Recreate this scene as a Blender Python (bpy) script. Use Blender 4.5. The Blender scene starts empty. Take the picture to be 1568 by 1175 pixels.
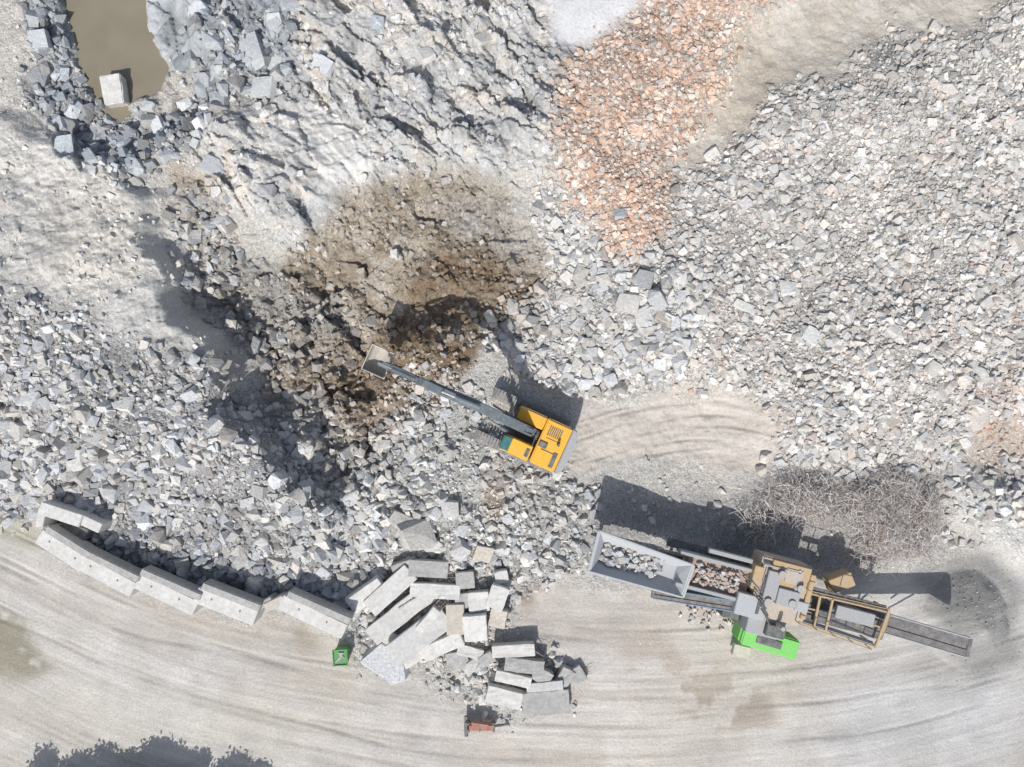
import bpy, bmesh, math, random
import numpy as np
from mathutils import Vector, Matrix, noise as mnoise
random.seed(5); rng=np.random.default_rng(11)
H=45.0
def P(px,py,z=0.0):
    k=(H-z)/H/25.0
    return Vector(((px-784)*k,(587.5-py)*k,z))
scene=bpy.context.scene
# ---------------------------------------------------------------- noise utils
TAB=rng.random((512,512)); TAB2=rng.random((512,512)); TAB3=rng.random((512,512))
def vn(x,y,seed=0):
    x=x+seed*37.17; y=y+seed*91.7
    xi=np.floor(x).astype(int); yi=np.floor(y).astype(int)
    fx=x-xi; fy=y-yi
    fx=fx*fx*fx*(fx*(fx*6-15)+10); fy=fy*fy*fy*(fy*(fy*6-15)+10)
    a=TAB[xi%512,yi%512]; b=TAB[(xi+1)%512,yi%512]; c=TAB[xi%512,(yi+1)%512]; d=TAB[(xi+1)%512,(yi+1)%512]
    return (a*(1-fx)+b*fx)*(1-fy)+(c*(1-fx)+d*fx)*fy
def fbm(x,y,o=4,seed=0):
    s=0;a=1;t=0
    for i in range(o):
        s=s+a*vn(x*2**i,y*2**i,seed+i*3); t+=a; a*=.5
    return s/t*2-1
def ridged(x,y,o=4,seed=0):
    s=0;a=1;t=0
    for i in range(o):
        s=s+a*(1-np.abs(vn(x*2**i,y*2**i,seed+i*5)*2-1)); t+=a; a*=.5
    return s/t
def blocks(x,y,seed=0,tilt=.6):
    x=x+seed*13.3; y=y+seed*29.1
    xi=np.floor(x).astype(int); yi=np.floor(y).astype(int)
    best=np.full(x.shape,9.); hh=np.zeros(x.shape); rr=np.zeros(x.shape)
    for i in(-1,0,1):
        for j in(-1,0,1):
            cx=xi+i; cy=yi+j; r1=TAB[cx%512,cy%512]; r2=TAB2[cx%512,cy%512]; r3=TAB3[cx%512,cy%512]; r4=TAB2[(cx+77)%512,(cy+31)%512]
            dx=x-(cx+r1); dy=y-(cy+r2); d=dx*dx+dy*dy; m=d<best
            best=np.where(m,d,best); hh=np.where(m,r3-.5+tilt*((r4-.5)*2*dx+(r1-.5)*2*dy),hh); rr=np.where(m,r4,rr)
    return hh,rr
def blur(a,r):
    r=int(round(r/STEP))
    if r<1: return a
    for _ in range(2):
        for ax in (0,1):
            p=np.pad(a,[(r+1,r) if i==ax else (0,0) for i in (0,1)],mode='edge')
            c=np.cumsum(p,axis=ax)
            n=a.shape[ax]
            hi=np.take(c,np.arange(2*r+1,2*r+1+n),axis=ax); lo=np.take(c,np.arange(0,n),axis=ax)
            a=(hi-lo)/(2*r+1)
    return a
STEP=0.075
FX=np.arange(-35,35.001,STEP); FY=np.arange(-27,27.001,STEP)
X,Y=np.meshgrid(FX,FY,indexing='ij')
def inside(pts,U,V):
    m=np.zeros(U.shape,bool); n=len(pts)
    for i in range(n):
        x1,y1=pts[i]; x2,y2=pts[(i+1)%n]
        if y1==y2: continue
        c=((y1>V)!=(y2>V))
        m^= c&(U<(x2-x1)*(V-y1)/(y2-y1)+x1)
    return m
wob1=fbm(X*.5,Y*.5,6,1); wob2=fbm(X*.5,Y*.5,6,9)
def setUV(Z):
    global U,V,UW,VW
    k=H/(H-Z)
    U=784+25*X*k; V=587.5-25*Y*k
    UW=U+wob1*36; VW=V+wob2*36
def M(pts,b=0.5,wob=True):
    m=inside(pts,UW if wob else U, VW if wob else V).astype(float)
    return blur(m,b)
def sm(a,b,x):
    t=np.clip((x-a)/(b-a),0,1); return t*t*(3-2*t)
# ---------------------------------------------------------------- site zones (metres*25)
PLAT=[(-400,100),(60,200),(200,245),(262,300),(268,400),(300,480),(375,600),(450,690),(560,790),(570,900),(530,935),(400,905),(200,850),(60,800),(-60,760),(-400,700)]
PIT=[(285,400),(330,330),(440,380),(560,400),(640,470),(600,560),(560,640),(600,780),(520,730),(420,640),(340,520)]
WATER=[(95,-60),(215,-60),(228,50),(262,110),(255,145),(215,165),(190,188),(165,180),(125,100),(105,40)]
CRATER=[(50,-80),(240,-80),(300,40),(310,150),(250,230),(130,250),(70,180)]
ICE=[(208,-60),(300,-60),(325,50),(300,120),(262,100),(225,55)]
FROCK=[(420,-60),(800,-60),(880,90),(870,200),(830,270),(680,240),(520,300),(450,360),(350,330),(310,200),(430,130)]
BRICK=[(905,85),(985,-10),(1000,-60),(1210,-60),(1195,10),(1125,60),(1095,130),(1060,190),(1035,260),(1025,330),(995,395),(940,395),(905,330),(865,250),(855,190),(868,115)]
RPILE=[(1040,290),(1120,235),(1200,140),(1330,75),(1568,10),(2000,-60),(2000,660),(1480,640),(1400,695),(1200,705),(1150,600),(1060,560),(950,590),(900,400),(1000,400)]
RIGHT=[(1035,290),(1120,235),(1200,140),(1330,75),(1568,10),(2000,-60),(2000,660),(1480,640),(1400,700),(1200,710),(1155,600),(1060,575),(950,600),(900,605),(840,570),(770,505),(830,430),(815,300),(850,260),(905,350),(960,410),(1020,370)]
BBIG=[(820,285),(900,345),(950,400),(1040,400),(1065,480),(1050,560),(900,612),(830,595),(740,520),(760,480),(850,430)]
BLOW=[(1150,600),(1300,635),(1450,655),(1560,690),(1600,770),(1470,800),(1440,730),(1300,735),(1180,722)]
ACO=[(-200,440),(60,455),(200,530),(380,600),(430,660),(560,760),(610,830),(590,900),(530,940),(400,905),(200,850),(60,800),(-200,740)]
ADUST=[(-200,160),(60,200),(250,280),(280,400),(370,590),(200,530),(60,450),(-200,440)]
DAMPSHADE=[(40,-60),(110,-60),(130,120),(175,195),(260,175),(300,130),(250,90),(300,0),(300,-60),(470,-60),(450,130),(330,150),(300,230),(200,270),(110,262),(60,150)]  # damp rock round the pond; pit shade is put into its colour too
VALLEY=[(270,285),(340,300),(350,380),(440,400),(560,480),(560,640),(620,790),(520,740),(400,600),(300,470)]
VEDGE=[(262,290),(330,300),(350,400),(420,480),(480,560),(560,680),(600,790),(540,770),(430,670),(350,580),(280,450)]
DCEN=[(620,570),(690,560),(760,640),(760,705),(880,745),(935,770),(905,880),(850,900),(780,870),(640,850),(560,800),(550,690),(600,640)]
DSLAB=[(540,905),(600,860),(660,840),(800,860),(890,890),(800,930),(800,985),(900,1030),(880,1090),(780,1095),(640,1030),(560,1040)]
BROWN=[(445,380),(500,320),(560,290),(640,262),(700,255),(760,280),(800,340),(835,420),(835,500),(740,525),(700,570),(650,650),(540,650),(460,590),(400,540),(430,470)]
DARKB=[(640,420),(680,370),(760,370),(810,420),(838,470),(825,505),(740,500),(730,550),(690,600),(610,600),(560,620),(530,560),(590,500),(625,480)]
SAND=[(1180,-60),(1115,60),(1095,130),(1060,190),(1035,260),(1022,330),(1060,290),(1120,235),(1200,140),(1330,75),(1568,5),(1568,-60)]
TRACK=[(868,640),(960,615),(1050,598),(1180,612),(1205,650),(1195,712),(1120,725),(1000,712),(870,728)]
ROAD=[(-400,770),(0,765),(60,830),(120,880),(300,935),(420,955),(535,970),(560,1040),(640,1045),(780,1100),(890,1095),(900,1030),(800,985),(800,930),(880,900),(940,900),(1130,900),(1400,880),(1568,840),(2000,820),(2000,1500),(-400,1500)]
WHITE=[(800,-60),(985,-60),(980,10),(905,85),(860,70)]
PALEF=[(440,150),(480,170),(560,190),(570,290),(500,290),(440,230)]
REBAR=[(1140,775),(1200,728),(1300,740),(1380,728),(1440,735),(1442,800),(1425,850),(1380,862),(1310,845),(1275,795),(1170,805)]
GRASS=[(-100,930),(30,960),(100,1020),(60,1035),(-100,1035)]
HEAP=[(1400,890),(1500,850),(1560,900),(1555,1000),(1520,1050),(1450,1010),(1420,950)]
WX=[-400,0,60,200,400,540,600]; WV=[720,772,810,858,908,935,950]
def wallv(u): return np.interp(u,WX,WV)
AL=X*.8-Y*.6; AC=X*.6+Y*.8
b1,c1=blocks(AL*.30+.14*wob1,AC*.62+.14*wob2,1,.8); b2,c2=blocks(AL*.9+.12*wob2,AC*1.6+.12*wob1,2,.9); b3,c3=blocks(AL*2.0,AC*2.8,3,.8)
q1,qc1=blocks(X*.55+.15*wob1,Y*.55+.15*wob2,5,.9); q2,qc2=blocks(X*1.3,Y*1.3,6,.9); q3,qc3=blocks(X*3.3,Y*3.3,8,.8)
# ---------------------------------------------------------------- heights
def height():
    Z=np.zeros(X.shape)
    d=wallv(U)-V
    pl=blur(inside(PLAT,U+wob1*75+qc1*34+qc2*22,V+wob2*65+qc2*24).astype(float),0.3)
    Z+=pl*(.25+2.35*sm(0,230,d)*(1-.75*sm(330,600,d))+0.45*fbm(X*.25,Y*.25,4,4)*sm(0,80,d))
    Z-=1.3*M(PIT,1.1)
    fr=M(FROCK,.8)
    pale=M(PALEF,.6)*.6
    msk=sm(-.5,.1,fbm(X*.25,Y*.25,3,92))
    Z+=fr*(.9+.5*fbm(X*.15,Y*.15,2,7))+fr*(1-pale)*(b1*1.0+(b2*.50+b3*.22+q3*.12)*(.35+.65*msk))
    Z+=M(BRICK,1.2)*(1.3+.3*fbm(X*.4,Y*.4,3,2))
    Z+=M(RPILE,1.6)*(1.4+.8*fbm(X*.2,Y*.2,4,8))
    br=M(BROWN,.5)
    Z+=br*(.65*ridged(X*.5,Y*.5,6,12)-.80+q1*.35+q2*.20+q3*.09)
    Z-=1.1*M([(600,500),(620,470),(700,455),(740,490),(700,520),(640,520)],.5)
    Z+=.8*M([(610,520),(660,495),(725,510),(720,555),(660,580),(620,560)],.5)
    vd=np.clip(M(VALLEY,.6)+M(DAMPSHADE,.6),0,1)
    Z+=vd*(q1*.8+q2*.40+b3*.16+q3*.09)
    rough=np.clip(M(DCEN,.8)+M(DSLAB,.8),0,1)
    Z+=rough*(.28*fbm(X*.8,Y*.8,5,15)+.15*q2)
    Z+=.5*M(DCEN,1.2)
    Z+=M(DAMPSHADE,.9)*.5
    Z+=M(ADUST,1)*(.22*fbm(X*.7,Y*.7,4,19)+.10*q2+.04*q3)
    cr=M(CRATER,.6); Z=Z*(1-cr)+cr*(-0.9)+cr*(.35*q1+.2*q2)
    wa=inside(WATER,U+wob1*10,V+wob2*10).astype(float); wa=blur(wa,.2)
    Z=Z*(1-wa)+wa*(-1.8)
    c=P(1492,955,1.0); r=np.hypot(X-c.x,(Y-c.y)*.8); r=r*(1+.12*fbm(X*.7,Y*.7,3,21))
    Z+=np.maximum(0,2.1-r*.85)
    Z+=M([(1510,880),(1568,900),(1560,1010),(1530,1040),(1520,960)],.8)*.5
    rb=M(REBAR,.7); Z+=rb*.6
    Z+=M([(1440,745),(1600,760),(1600,850),(1540,845)],.5)*.9
    road=M(ROAD,.6)
    Z+=.05*fbm(X*.5,Y*.5,4,30)
    Z+=(1-road)*(.12*fbm(X*1.3,Y*1.3,5,33)+.03*q3)
    wh=M(WHITE,.7); Z=Z*(1-wh)+wh*.8
    return Z
setUV(np.zeros(X.shape)); Z=height(); setUV(blur(Z,.5)); Z=height(); setUV(blur(Z,.3))
f1=np.interp(U,[-200,0,200,400,700,1000,1300,1568,1800],[760,868,965,1020,1075,1085,1060,990,930])
f2=np.interp(U,[850,900,960,1050,1120,1190],[690,676,655,640,642,660])
f1=blur(f1,3.0); f2=blur(f2,1.0)
trk=M(TRACK,.4); road=M(ROAD,.4)
isT=(trk>.3).astype(float)
D=(V-f1)/25*(1-isT)+(V-f2)/25*isT
st=fbm(D*1.3,U/25*.07,5,41); st2=fbm(D*4.0+wob1*.3,U/25*.16,4,47)
ruts=np.clip(road+trk,0,1)
line=np.zeros(X.shape)
for i,cc_ in enumerate((-1.35,-1.0,-.2,.35,.9,1.3,1.9)):
    line+=isT*np.exp(-((D-cc_-.25*fbm(X*.3,Y*.3+i*7,2,70+i))/.09)**2)*sm(-.3,.4,fbm(X*.4+i*5,Y*.4,3,80+i))
for i,cc_ in enumerate((-5.2,-4.5,-3.7,-2.9,-2.2,-1.4,-.8,-.3,.6,1.5,2.4,3.1)):
    line+=(1-isT)*road*np.exp(-((D-cc_-1.3*fbm(X*.06,Y*.06+i*7,2,90+i))/.13)**2)*sm(-.1,.6,fbm(X*.15+i*5,Y*.5,4,60+i))
line=np.clip(line,0,1)
Z+=ruts*(.03*st+.02*st2)-line*.06
# ---------------------------------------------------------------- ground colour
def lay(C,m,col): return C*(1-m[...,None])+np.array(col)*m[...,None]
n1=fbm(X*.22,Y*.22,5,50); n2=fbm(X*.9,Y*.9,6,55); n3=fbm(X*.1,Y*.1,4,58)
C=np.zeros(X.shape+(3,))+np.array((.53,.52,.49))
C=lay(C,sm(-.3,.5,n1)*.6,(.54,.50,.44))
C=lay(C,M(ADUST,1.0)*.85,(.60,.59,.56))
C=lay(C,M([(60,280),(180,260),(230,340),(200,440),(120,480),(70,400)],1.0)*.8,(.68,.64,.57))
C=lay(C,M([(40,200),(200,260),(120,420),(-50,420),(-50,200)],1.5)*.4,(.62,.59,.54))
C=lay(C,M(ACO,.6)*.85,(.35,.35,.35))  # ground darkened to paint the shaded gaps between coarse rocks
C=lay(C,M(FROCK,.5)*.9,(.56,.56,.55))
C=lay(C,M(FROCK,.4)*sm(0.0,.4,n2)*.6,(.58,.52,.45))
C=lay(C,M(FROCK,.5)*sm(0.0,.4,-n1)*.6,(.45,.47,.49))
C=lay(C,M(FROCK,.4)*sm(0.2,.6,-n2)*.5,(.38,.39,.40))
C=lay(C,M(WHITE,.35)*.95,(.70,.705,.71))
C=lay(C,M(PALEF,.4)*.75,(.67,.66,.63))
C=lay(C,M(DAMPSHADE,.6)*.8,(.28,.31,.34))  # blue-grey of damp ground, deepened with painted pit shade
C=lay(C,M(ICE,.3)*.9,(.48,.51,.53))
C=lay(C,M([(235,15),(275,15),(285,50),(250,60)],.25)*.8,(.24,.26,.27))
C=lay(C,M(VALLEY,.7)*.8,(.34,.32,.29))  # valley shade put into the ground colour
C=lay(C,M(BRICK,.5)*.9,(.53,.41,.33))
C=lay(C,M(RIGHT,.6)*.8,(.50,.48,.45))
C=lay(C,M(BBIG,.6)*.5,(.40,.41,.41))
C=lay(C,M(SAND,.5)*.9,(.62,.57,.49))
C=lay(C,M(SAND,.4)*sm(-.1,.4,n2)*.5,(.66,.63,.58))
C=lay(C,M(SAND,.4)*sm(.1,.5,-n1)*.5,(.56,.50,.42))
C=lay(C,M([(1090,60),(1150,40),(1200,120),(1130,220),(1070,200)],.6)*.7,(.57,.50,.41))
C=lay(C,M(DCEN,.6)*.7,(.41,.41,.39))
br_=M(BROWN,.35)
C=lay(C,br_*.85,(.39,.34,.27))
C=lay(C,br_*sm(.05,.35,n2)*.55,(.48,.45,.41))
C=lay(C,br_*sm(.0,.3,-n2)*.55,(.29,.235,.17))
C=lay(C,br_*((c1+qc2)/2>.62)*.35,(.30,.245,.175))
C=lay(C,M([(440,390),(520,310),(600,280),(560,340),(520,400),(500,470),(440,470)],.3)*.4,(.32,.27,.20))  # shadow of the bank along the dig's edge, painted as darker soil
C=lay(C,M(DARKB,.22)*(.40+.55*sm(-.25,.15,n2)),(.215,.155,.10))
C=lay(C,M([(640,330),(720,300),(790,280),(830,400),(800,440),(740,380)],.5)*.6,(.47,.45,.42))
C=lay(C,M([(330,430),(560,500),(560,620),(470,560),(360,500)],.5)*.5,(.32,.28,.23))
C=lay(C,M([(370,440),(460,430),(520,480),(480,530),(400,520)],.5)*.5,(.37,.38,.38))  # grey-blue shade of the valley floor, painted into the ground
C=lay(C,M([(480,540),(640,590),(630,670),(540,700)],.5)*.7,(.31,.25,.19))
C=lay(C,M([(270,255),(330,265),(320,300),(275,290)],.3)*.7,(.38,.30,.20))
C=lay(C,trk*.95,(.58,.53,.47))
C=lay(C,road*.95,(.55,.52,.48))
C=lay(C,road*sm(-.1,.4,st)*.6,(.64,.61,.57))
C=lay(C,road*sm(.0,.4,-st)*.45,(.46,.42,.37))
C=lay(C,road*sm(.0,.4,n1)*.4,(.53,.54,.54))
C=lay(C,road*sm(.0,.45,n3)*.35,(.60,.55,.47))
C=lay(C,road*sm(.25,.6,-n1)*sm(-.2,.3,n2)*.5,(.42,.37,.31))
C=lay(C,trk*sm(-.1,.4,st)*.5,(.63,.59,.54))
C=lay(C,ruts*sm(.1,.5,st2)*.30,(.68,.66,.62)); C=lay(C,ruts*sm(.1,.5,-st2)*.28,(.42,.39,.35))
C=lay(C,line*.6,(.36,.335,.30))
C=lay(C,M([(920,950),(1100,1000),(1200,1090),(1100,1110),(1000,1080)],.5)*sm(-.3,.2,n2)*.6,(.39,.33,.27))
C=lay(C,M([(1020,1030),(1200,1060),(1180,1110),(1040,1110)],.4)*sm(-.2,.2,n2)*.6,(.32,.28,.24))
C=lay(C,M([(1240,1000),(1380,1010),(1350,1080),(1230,1060)],.8)*sm(-.2,.2,n2)*.5,(.44,.42,.40))
C=lay(C,M([(1300,1040),(1568,1010),(1568,1175),(1250,1175)],1.5)*.5,(.57,.59,.61))
C=lay(C,M([(-50,1040),(500,1060),(600,1110),(400,1140),(-50,1120)],1.5)*.5,(.60,.57,.49))
C=lay(C,M([(800,890),(900,890),(1010,960),(900,1010),(810,960)],.8)*.5,(.46,.42,.38))
C=lay(C,M([(600,1040),(780,1100),(620,1110)],.6)*.4,(.47,.45,.43))
C=lay(C,M([(180,930),(420,960),(520,975),(500,1010),(300,985)],.6)*.6*sm(-.3,.2,n2),(.42,.38,.32))
C=lay(C,M([(440,970),(500,975),(490,1005),(440,995)],.3)*.6,(.34,.30,.24))
C=lay(C,M(GRASS,.4)*.8*sm(-.4,.1,n2),(.25,.23,.16))
C=lay(C,M([(-50,775),(20,790),(60,840),(-50,820)],.4)*.5,(.32,.31,.20))
C=lay(C,M([(1440,745),(1600,755),(1600,850),(1540,845)],.4)*.9,(.63,.62,.59))
C=lay(C,M([(1380,870),(1500,850),(1570,900),(1560,1020),(1470,1070),(1390,1040)],.6)*.6,(.43,.42,.40))
C=lay(C,M(HEAP,.4)*.75,(.26,.26,.25))
C=lay(C,M([(1490,880),(1530,885),(1535,960),(1500,950)],.35)*.7,(.46,.44,.40))
C=lay(C,M([(930,750),(1140,760),(1340,790),(1400,860),(1300,890),(1130,830),(930,820)],.6)*.7,(.33,.32,.31))  # crusher's cast shadow deepened by darker ground colour
C=lay(C,M([(1480,600),(1600,550),(1600,745),(1480,730)],.5)*.7,(.53,.43,.36))
C=lay(C,M(REBAR,.4)*.8,(.34,.31,.29))
C=lay(C,M([(730,730),(770,740),(780,790),(740,780)],.3)*.8,(.28,.20,.14))
C=lay(C,M([(810,890),(835,890),(840,940),(815,945)],.3)*.7,(.30,.22,.16))
blk=np.clip(M(FROCK,.4)+M(VALLEY,.5)*.6+M(DAMPSHADE,.5)*.6+M(BROWN,.5)*.4,0,1)
C*=(1+blk*((c1-.5)*.18+(c2-.5)*.24+(c3-.5)*.16+(qc3-.5)*.14))[...,None]
tone=(1+.12*n2+.13*n1+.06*n3)
C*=tone[...,None]*.97
grit=np.clip(.6-ruts*.5-M(SAND,.5)*.4+M(RIGHT,.5)*.4+M(BRICK,.5)*.4+M(ACO,.5)*.3-M(FROCK,.5)*.25-M(ADUST,.7)*.3-M(WHITE,.4)*.55-M(PALEF,.4)*.2-M(ICE,.3)*.4,0.04,1)
# ---------------------------------------------------------------- ground mesh, one sheet to the horizon
ext=np.array([1.5,4,9,18,35,70,140,280,560])
gx=np.concatenate([-35-ext[::-1],FX,35+ext]); gy=np.concatenate([-27-ext[::-1],FY,27+ext])
ix=np.clip(np.arange(len(gx))-len(ext),0,len(FX)-1); iy=np.clip(np.arange(len(gy))-len(ext),0,len(FY)-1)
GX,GY=np.meshgrid(gx,gy,indexing='ij')
fade=np.exp(-(np.maximum(np.abs(GX)-35,0)+np.maximum(np.abs(GY)-27,0))/8.0)
ZZ=Z[np.ix_(ix,iy)]*fade; CC=C[np.ix_(ix,iy)]*fade[...,None]+np.array((.45,.42,.38))*(1-fade[...,None])
GR=grit[np.ix_(ix,iy)]; RU=ruts[np.ix_(ix,iy)]*fade
DD=D[np.ix_(ix,iy)]
def make_mesh(name,verts,tris=None,quads=None,smooth=False):
    me=bpy.data.meshes.new(name)
    f=tris if tris is not None else quads
    k=f.shape[1]
    me.vertices.add(len(verts)); me.vertices.foreach_set('co',verts.astype(np.float32).ravel())
    me.loops.add(f.size); me.loops.foreach_set('vertex_index',f.astype(np.int32).ravel())
    me.polygons.add(len(f)); me.polygons.foreach_set('loop_start',np.arange(0,f.size,k,dtype=np.int32))
    me.polygons.foreach_set('loop_total',np.full(len(f),k,dtype=np.int32))
    me.polygons.foreach_set('use_smooth',np.full(len(f),smooth,dtype=bool))
    me.update(calc_edges=True); me.validate()
    o=bpy.data.objects.new(name,me); scene.collection.objects.link(o)
    return o
def setcol(o,name,c):
    a=o.data.attributes.new(name,'FLOAT_COLOR','POINT')
    c4=np.ones((len(c),4),np.float32); c4[:,:3]=c
    a.data.foreach_set('color',c4.ravel())
nx,ny=GX.shape
idx=np.arange(nx*ny).reshape(nx,ny)
quads=np.stack([idx[:-1,:-1],idx[1:,:-1],idx[1:,1:],idx[:-1,1:]],-1).reshape(-1,4)
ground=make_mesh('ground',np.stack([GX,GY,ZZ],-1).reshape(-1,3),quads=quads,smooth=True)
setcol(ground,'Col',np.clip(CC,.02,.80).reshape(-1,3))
setcol(ground,'Aux',np.stack([GR,RU,DD*.01+.5],-1).reshape(-1,3))
# ---------------------------------------------------------------- materials
class NT:
    def __init__(s,name):
        s.m=bpy.data.materials.new(name); s.m.use_nodes=True; s.t=s.m.node_tree; s.b=s.t.nodes['Principled BSDF']
        s.b.inputs['Specular IOR Level'].default_value=.2
    def n(s,ty,**kw):
        x=s.t.nodes.new(ty)
        for k,v in kw.items():
            if k.startswith('i_'): x.inputs[k[2:].replace('_',' ')].default_value=v
            else: setattr(x,k,v)
        return x
    def l(s,a,b): s.t.links.new(a,b)
    def math(s,op,a,b=None):
        x=s.n('ShaderNodeMath',operation=op)
        for i,v in enumerate((a,b)):
            if v is None: continue
            if isinstance(v,(int,float)): x.inputs[i].default_value=v
            else: s.l(v,x.inputs[i])
        return x.outputs[0]
    def mix(s,f,a,b,bt='MIX'):
        x=s.n('ShaderNodeMix',data_type='RGBA',blend_type=bt)
        for i,v in ((0,f),(6,a),(7,b)):
            if isinstance(v,(int,float)): x.inputs[i].default_value=v
            elif isinstance(v,tuple): x.inputs[i].default_value=v+(1,)
            else: s.l(v,x.inputs[i])
        return x.outputs[2]
    def ramp(s,v,lo,hi,a=0,b=1):
        x=s.n('ShaderNodeMapRange'); s.l(v,x.inputs[0])
        for i,q in enumerate((lo,hi,a,b)): x.inputs[i+1].default_value=q
        return x.outputs[0]
def ground_mat():
    t=NT('ground_mat'); g=t.n('ShaderNodeNewGeometry').outputs['Position']
    col=t.n('ShaderNodeAttribute',attribute_name='Col').outputs['Color']
    aux=t.n('ShaderNodeSeparateColor'); t.l(t.n('ShaderNodeAttribute',attribute_name='Aux').outputs['Color'],aux.inputs[0])
    gr,ru,dd=aux.outputs[0],aux.outputs[1],aux.outputs[2]
    def noi(sc,det=6,vec=g,r=.6):
        x=t.n('ShaderNodeTexNoise',i_Scale=sc,i_Detail=det,i_Roughness=r); t.l(vec,x.inputs['Vector']); return x.outputs['Fac']
    def vor(sc):
        x=t.n('ShaderNodeTexVoronoi',i_Scale=sc); t.l(g,x.inputs['Vector']); 
        s=t.n('ShaderNodeSeparateColor'); t.l(x.outputs['Color'],s.inputs[0]); return x.outputs['Distance'],s.outputs[0]
    nb=noi(6,7,r=.8); d2,c2=vor(10)
    c=t.mix(1.0,col,t.ramp(nb,.3,.7,.80,1.16),'MULTIPLY')
    peb=t.ramp(c2,0,1,-.30,.32); peb=t.math('SUBTRACT',peb,t.ramp(d2,.35,.7,0,.30))
    peb=t.math('ADD',t.math('MULTIPLY',peb,gr),1.0)
    c=t.mix(1.0,c,peb,'MULTIPLY')
    cx=t.n('ShaderNodeCombineXYZ'); s=t.n('ShaderNodeSeparateXYZ'); t.l(g,s.inputs[0])
    t.l(t.math('MULTIPLY',dd,420.0),cx.inputs[0]); t.l(t.math('MULTIPLY',s.outputs[0],.16),cx.inputs[1])
    sk=noi(1.0,6,cx.outputs[0],.7)
    f=t.math('ADD',t.math('MULTIPLY',t.ramp(sk,.3,.7,-.10,.08),ru),1.0)
    c=t.mix(1.0,c,f,'MULTIPLY')
    t.l(c,t.b.inputs['Base Color']); t.b.inputs['Roughness'].default_value=.95
    h=t.math('MULTIPLY',t.math('SUBTRACT',1.0,d2),gr)
    h=t.math('ADD',t.math('MULTIPLY',h,.07),t.math('MULTIPLY',nb,.085))
    b=t.n('ShaderNodeBump',i_Strength=.9,i_Distance=1.0); t.l(h,b.inputs['Height']); t.l(b.outputs[0],t.b.inputs['Normal'])
    return t.m
ground.data.materials.append(ground_mat())
def rock_mat(name='rubble_mat'):
    t=NT(name); g=t.n('ShaderNodeNewGeometry')
    col=t.n('ShaderNodeAttribute',attribute_name='Col').outputs['Color']
    x=t.n('ShaderNodeTexNoise',i_Scale=6,i_Detail=5,i_Roughness=.7); t.l(g.outputs['Position'],x.inputs['Vector'])
    c=t.mix(1.0,col,t.ramp(x.outputs['Fac'],.3,.7,.78,1.18),'MULTIPLY')
    t.l(c,t.b.inputs['Base Color']); t.b.inputs['Roughness'].default_value=.92
    b=t.n('ShaderNodeBump',i_Strength=.8,i_Distance=.10); t.l(x.outputs['Fac'],b.inputs['Height']); t.l(b.outputs[0],t.b.inputs['Normal'])
    return t.m
RM=rock_mat()
def paint(name,col,rough=.5,dust=.35,dcol=(.45,.42,.38),metal=0,sc=3.0,var=.12,bump=.25):
    t=NT(name); g=t.n('ShaderNodeNewGeometry')
    x=t.n('ShaderNodeTexNoise',i_Scale=sc,i_Detail=7,i_Roughness=.72); t.l(g.outputs['Position'],x.inputs['Vector'])
    y=t.n('ShaderNodeTexNoise',i_Scale=sc*5,i_Detail=5,i_Roughness=.7); t.l(g.outputs['Position'],y.inputs['Vector'])
    c=t.mix(t.ramp(x.outputs['Fac'],.38,.72,dust*.2,dust*1.5),col,dcol)
    c=t.mix(1.0,c,t.ramp(y.outputs['Fac'],.3,.7,1-var*1.5,1+var),'MULTIPLY')
    t.l(c,t.b.inputs['Base Color']); t.b.inputs['Metallic'].default_value=metal
    t.l(t.ramp(x.outputs['Fac'],.3,.7,rough,min(1,rough+.3)),t.b.inputs['Roughness'])
    b=t.n('ShaderNodeBump',i_Strength=bump,i_Distance=.03); t.l(y.outputs['Fac'],b.inputs['Height']); t.l(b.outputs[0],t.b.inputs['Normal'])
    return t.m
YEL=paint('machine_yellow',(.80,.42,.03),.4,.25,(.6,.44,.24))
ORA=paint('machine_ochre',(.50,.34,.17),.5,.6,(.44,.39,.32))
TAN=paint('machine_tan',(.52,.42,.32),.6,.7,(.44,.42,.38))
DRK=paint('dark_steel',(.07,.08,.09),.5,.35)
BLU=paint('boom_bluegrey',(.11,.15,.18),.45,.25)
GRY=paint('machine_grey',(.34,.36,.38),.55,.4)
LGR=paint('hopper_grey',(.42,.45,.48),.55,.35)
STL=paint('worn_steel',(.42,.41,.40),.45,.4,metal=.3)
BLT=paint('belt_rubber',(.12,.12,.125),.8,.4)
GRN=paint('green_paint',(.18,.60,.12),.5,.2)
BING=paint('bin_green',(.05,.28,.06),.5,.3)
RED=paint('rust_red',(.34,.11,.07),.6,.4)
BLUP=paint('blue_frame',(.14,.25,.36),.5,.3)
RST=paint('rusty',(.36,.25,.19),.8,.5)
CON=paint('concrete',(.63,.63,.61),.9,.45,(.50,.47,.43),sc=.9,var=.12,bump=.35)
COND=paint('concrete_aged',(.43,.43,.42),.9,.5,(.33,.32,.30),sc=.9,var=.16,bump=.4)
CONB=paint('concrete_beige',(.55,.51,.45),.9,.45,(.46,.42,.36),sc=.9,var=.12,bump=.4)
GLS=paint('cab_glass',(.03,.16,.16),.12,.12)
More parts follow.
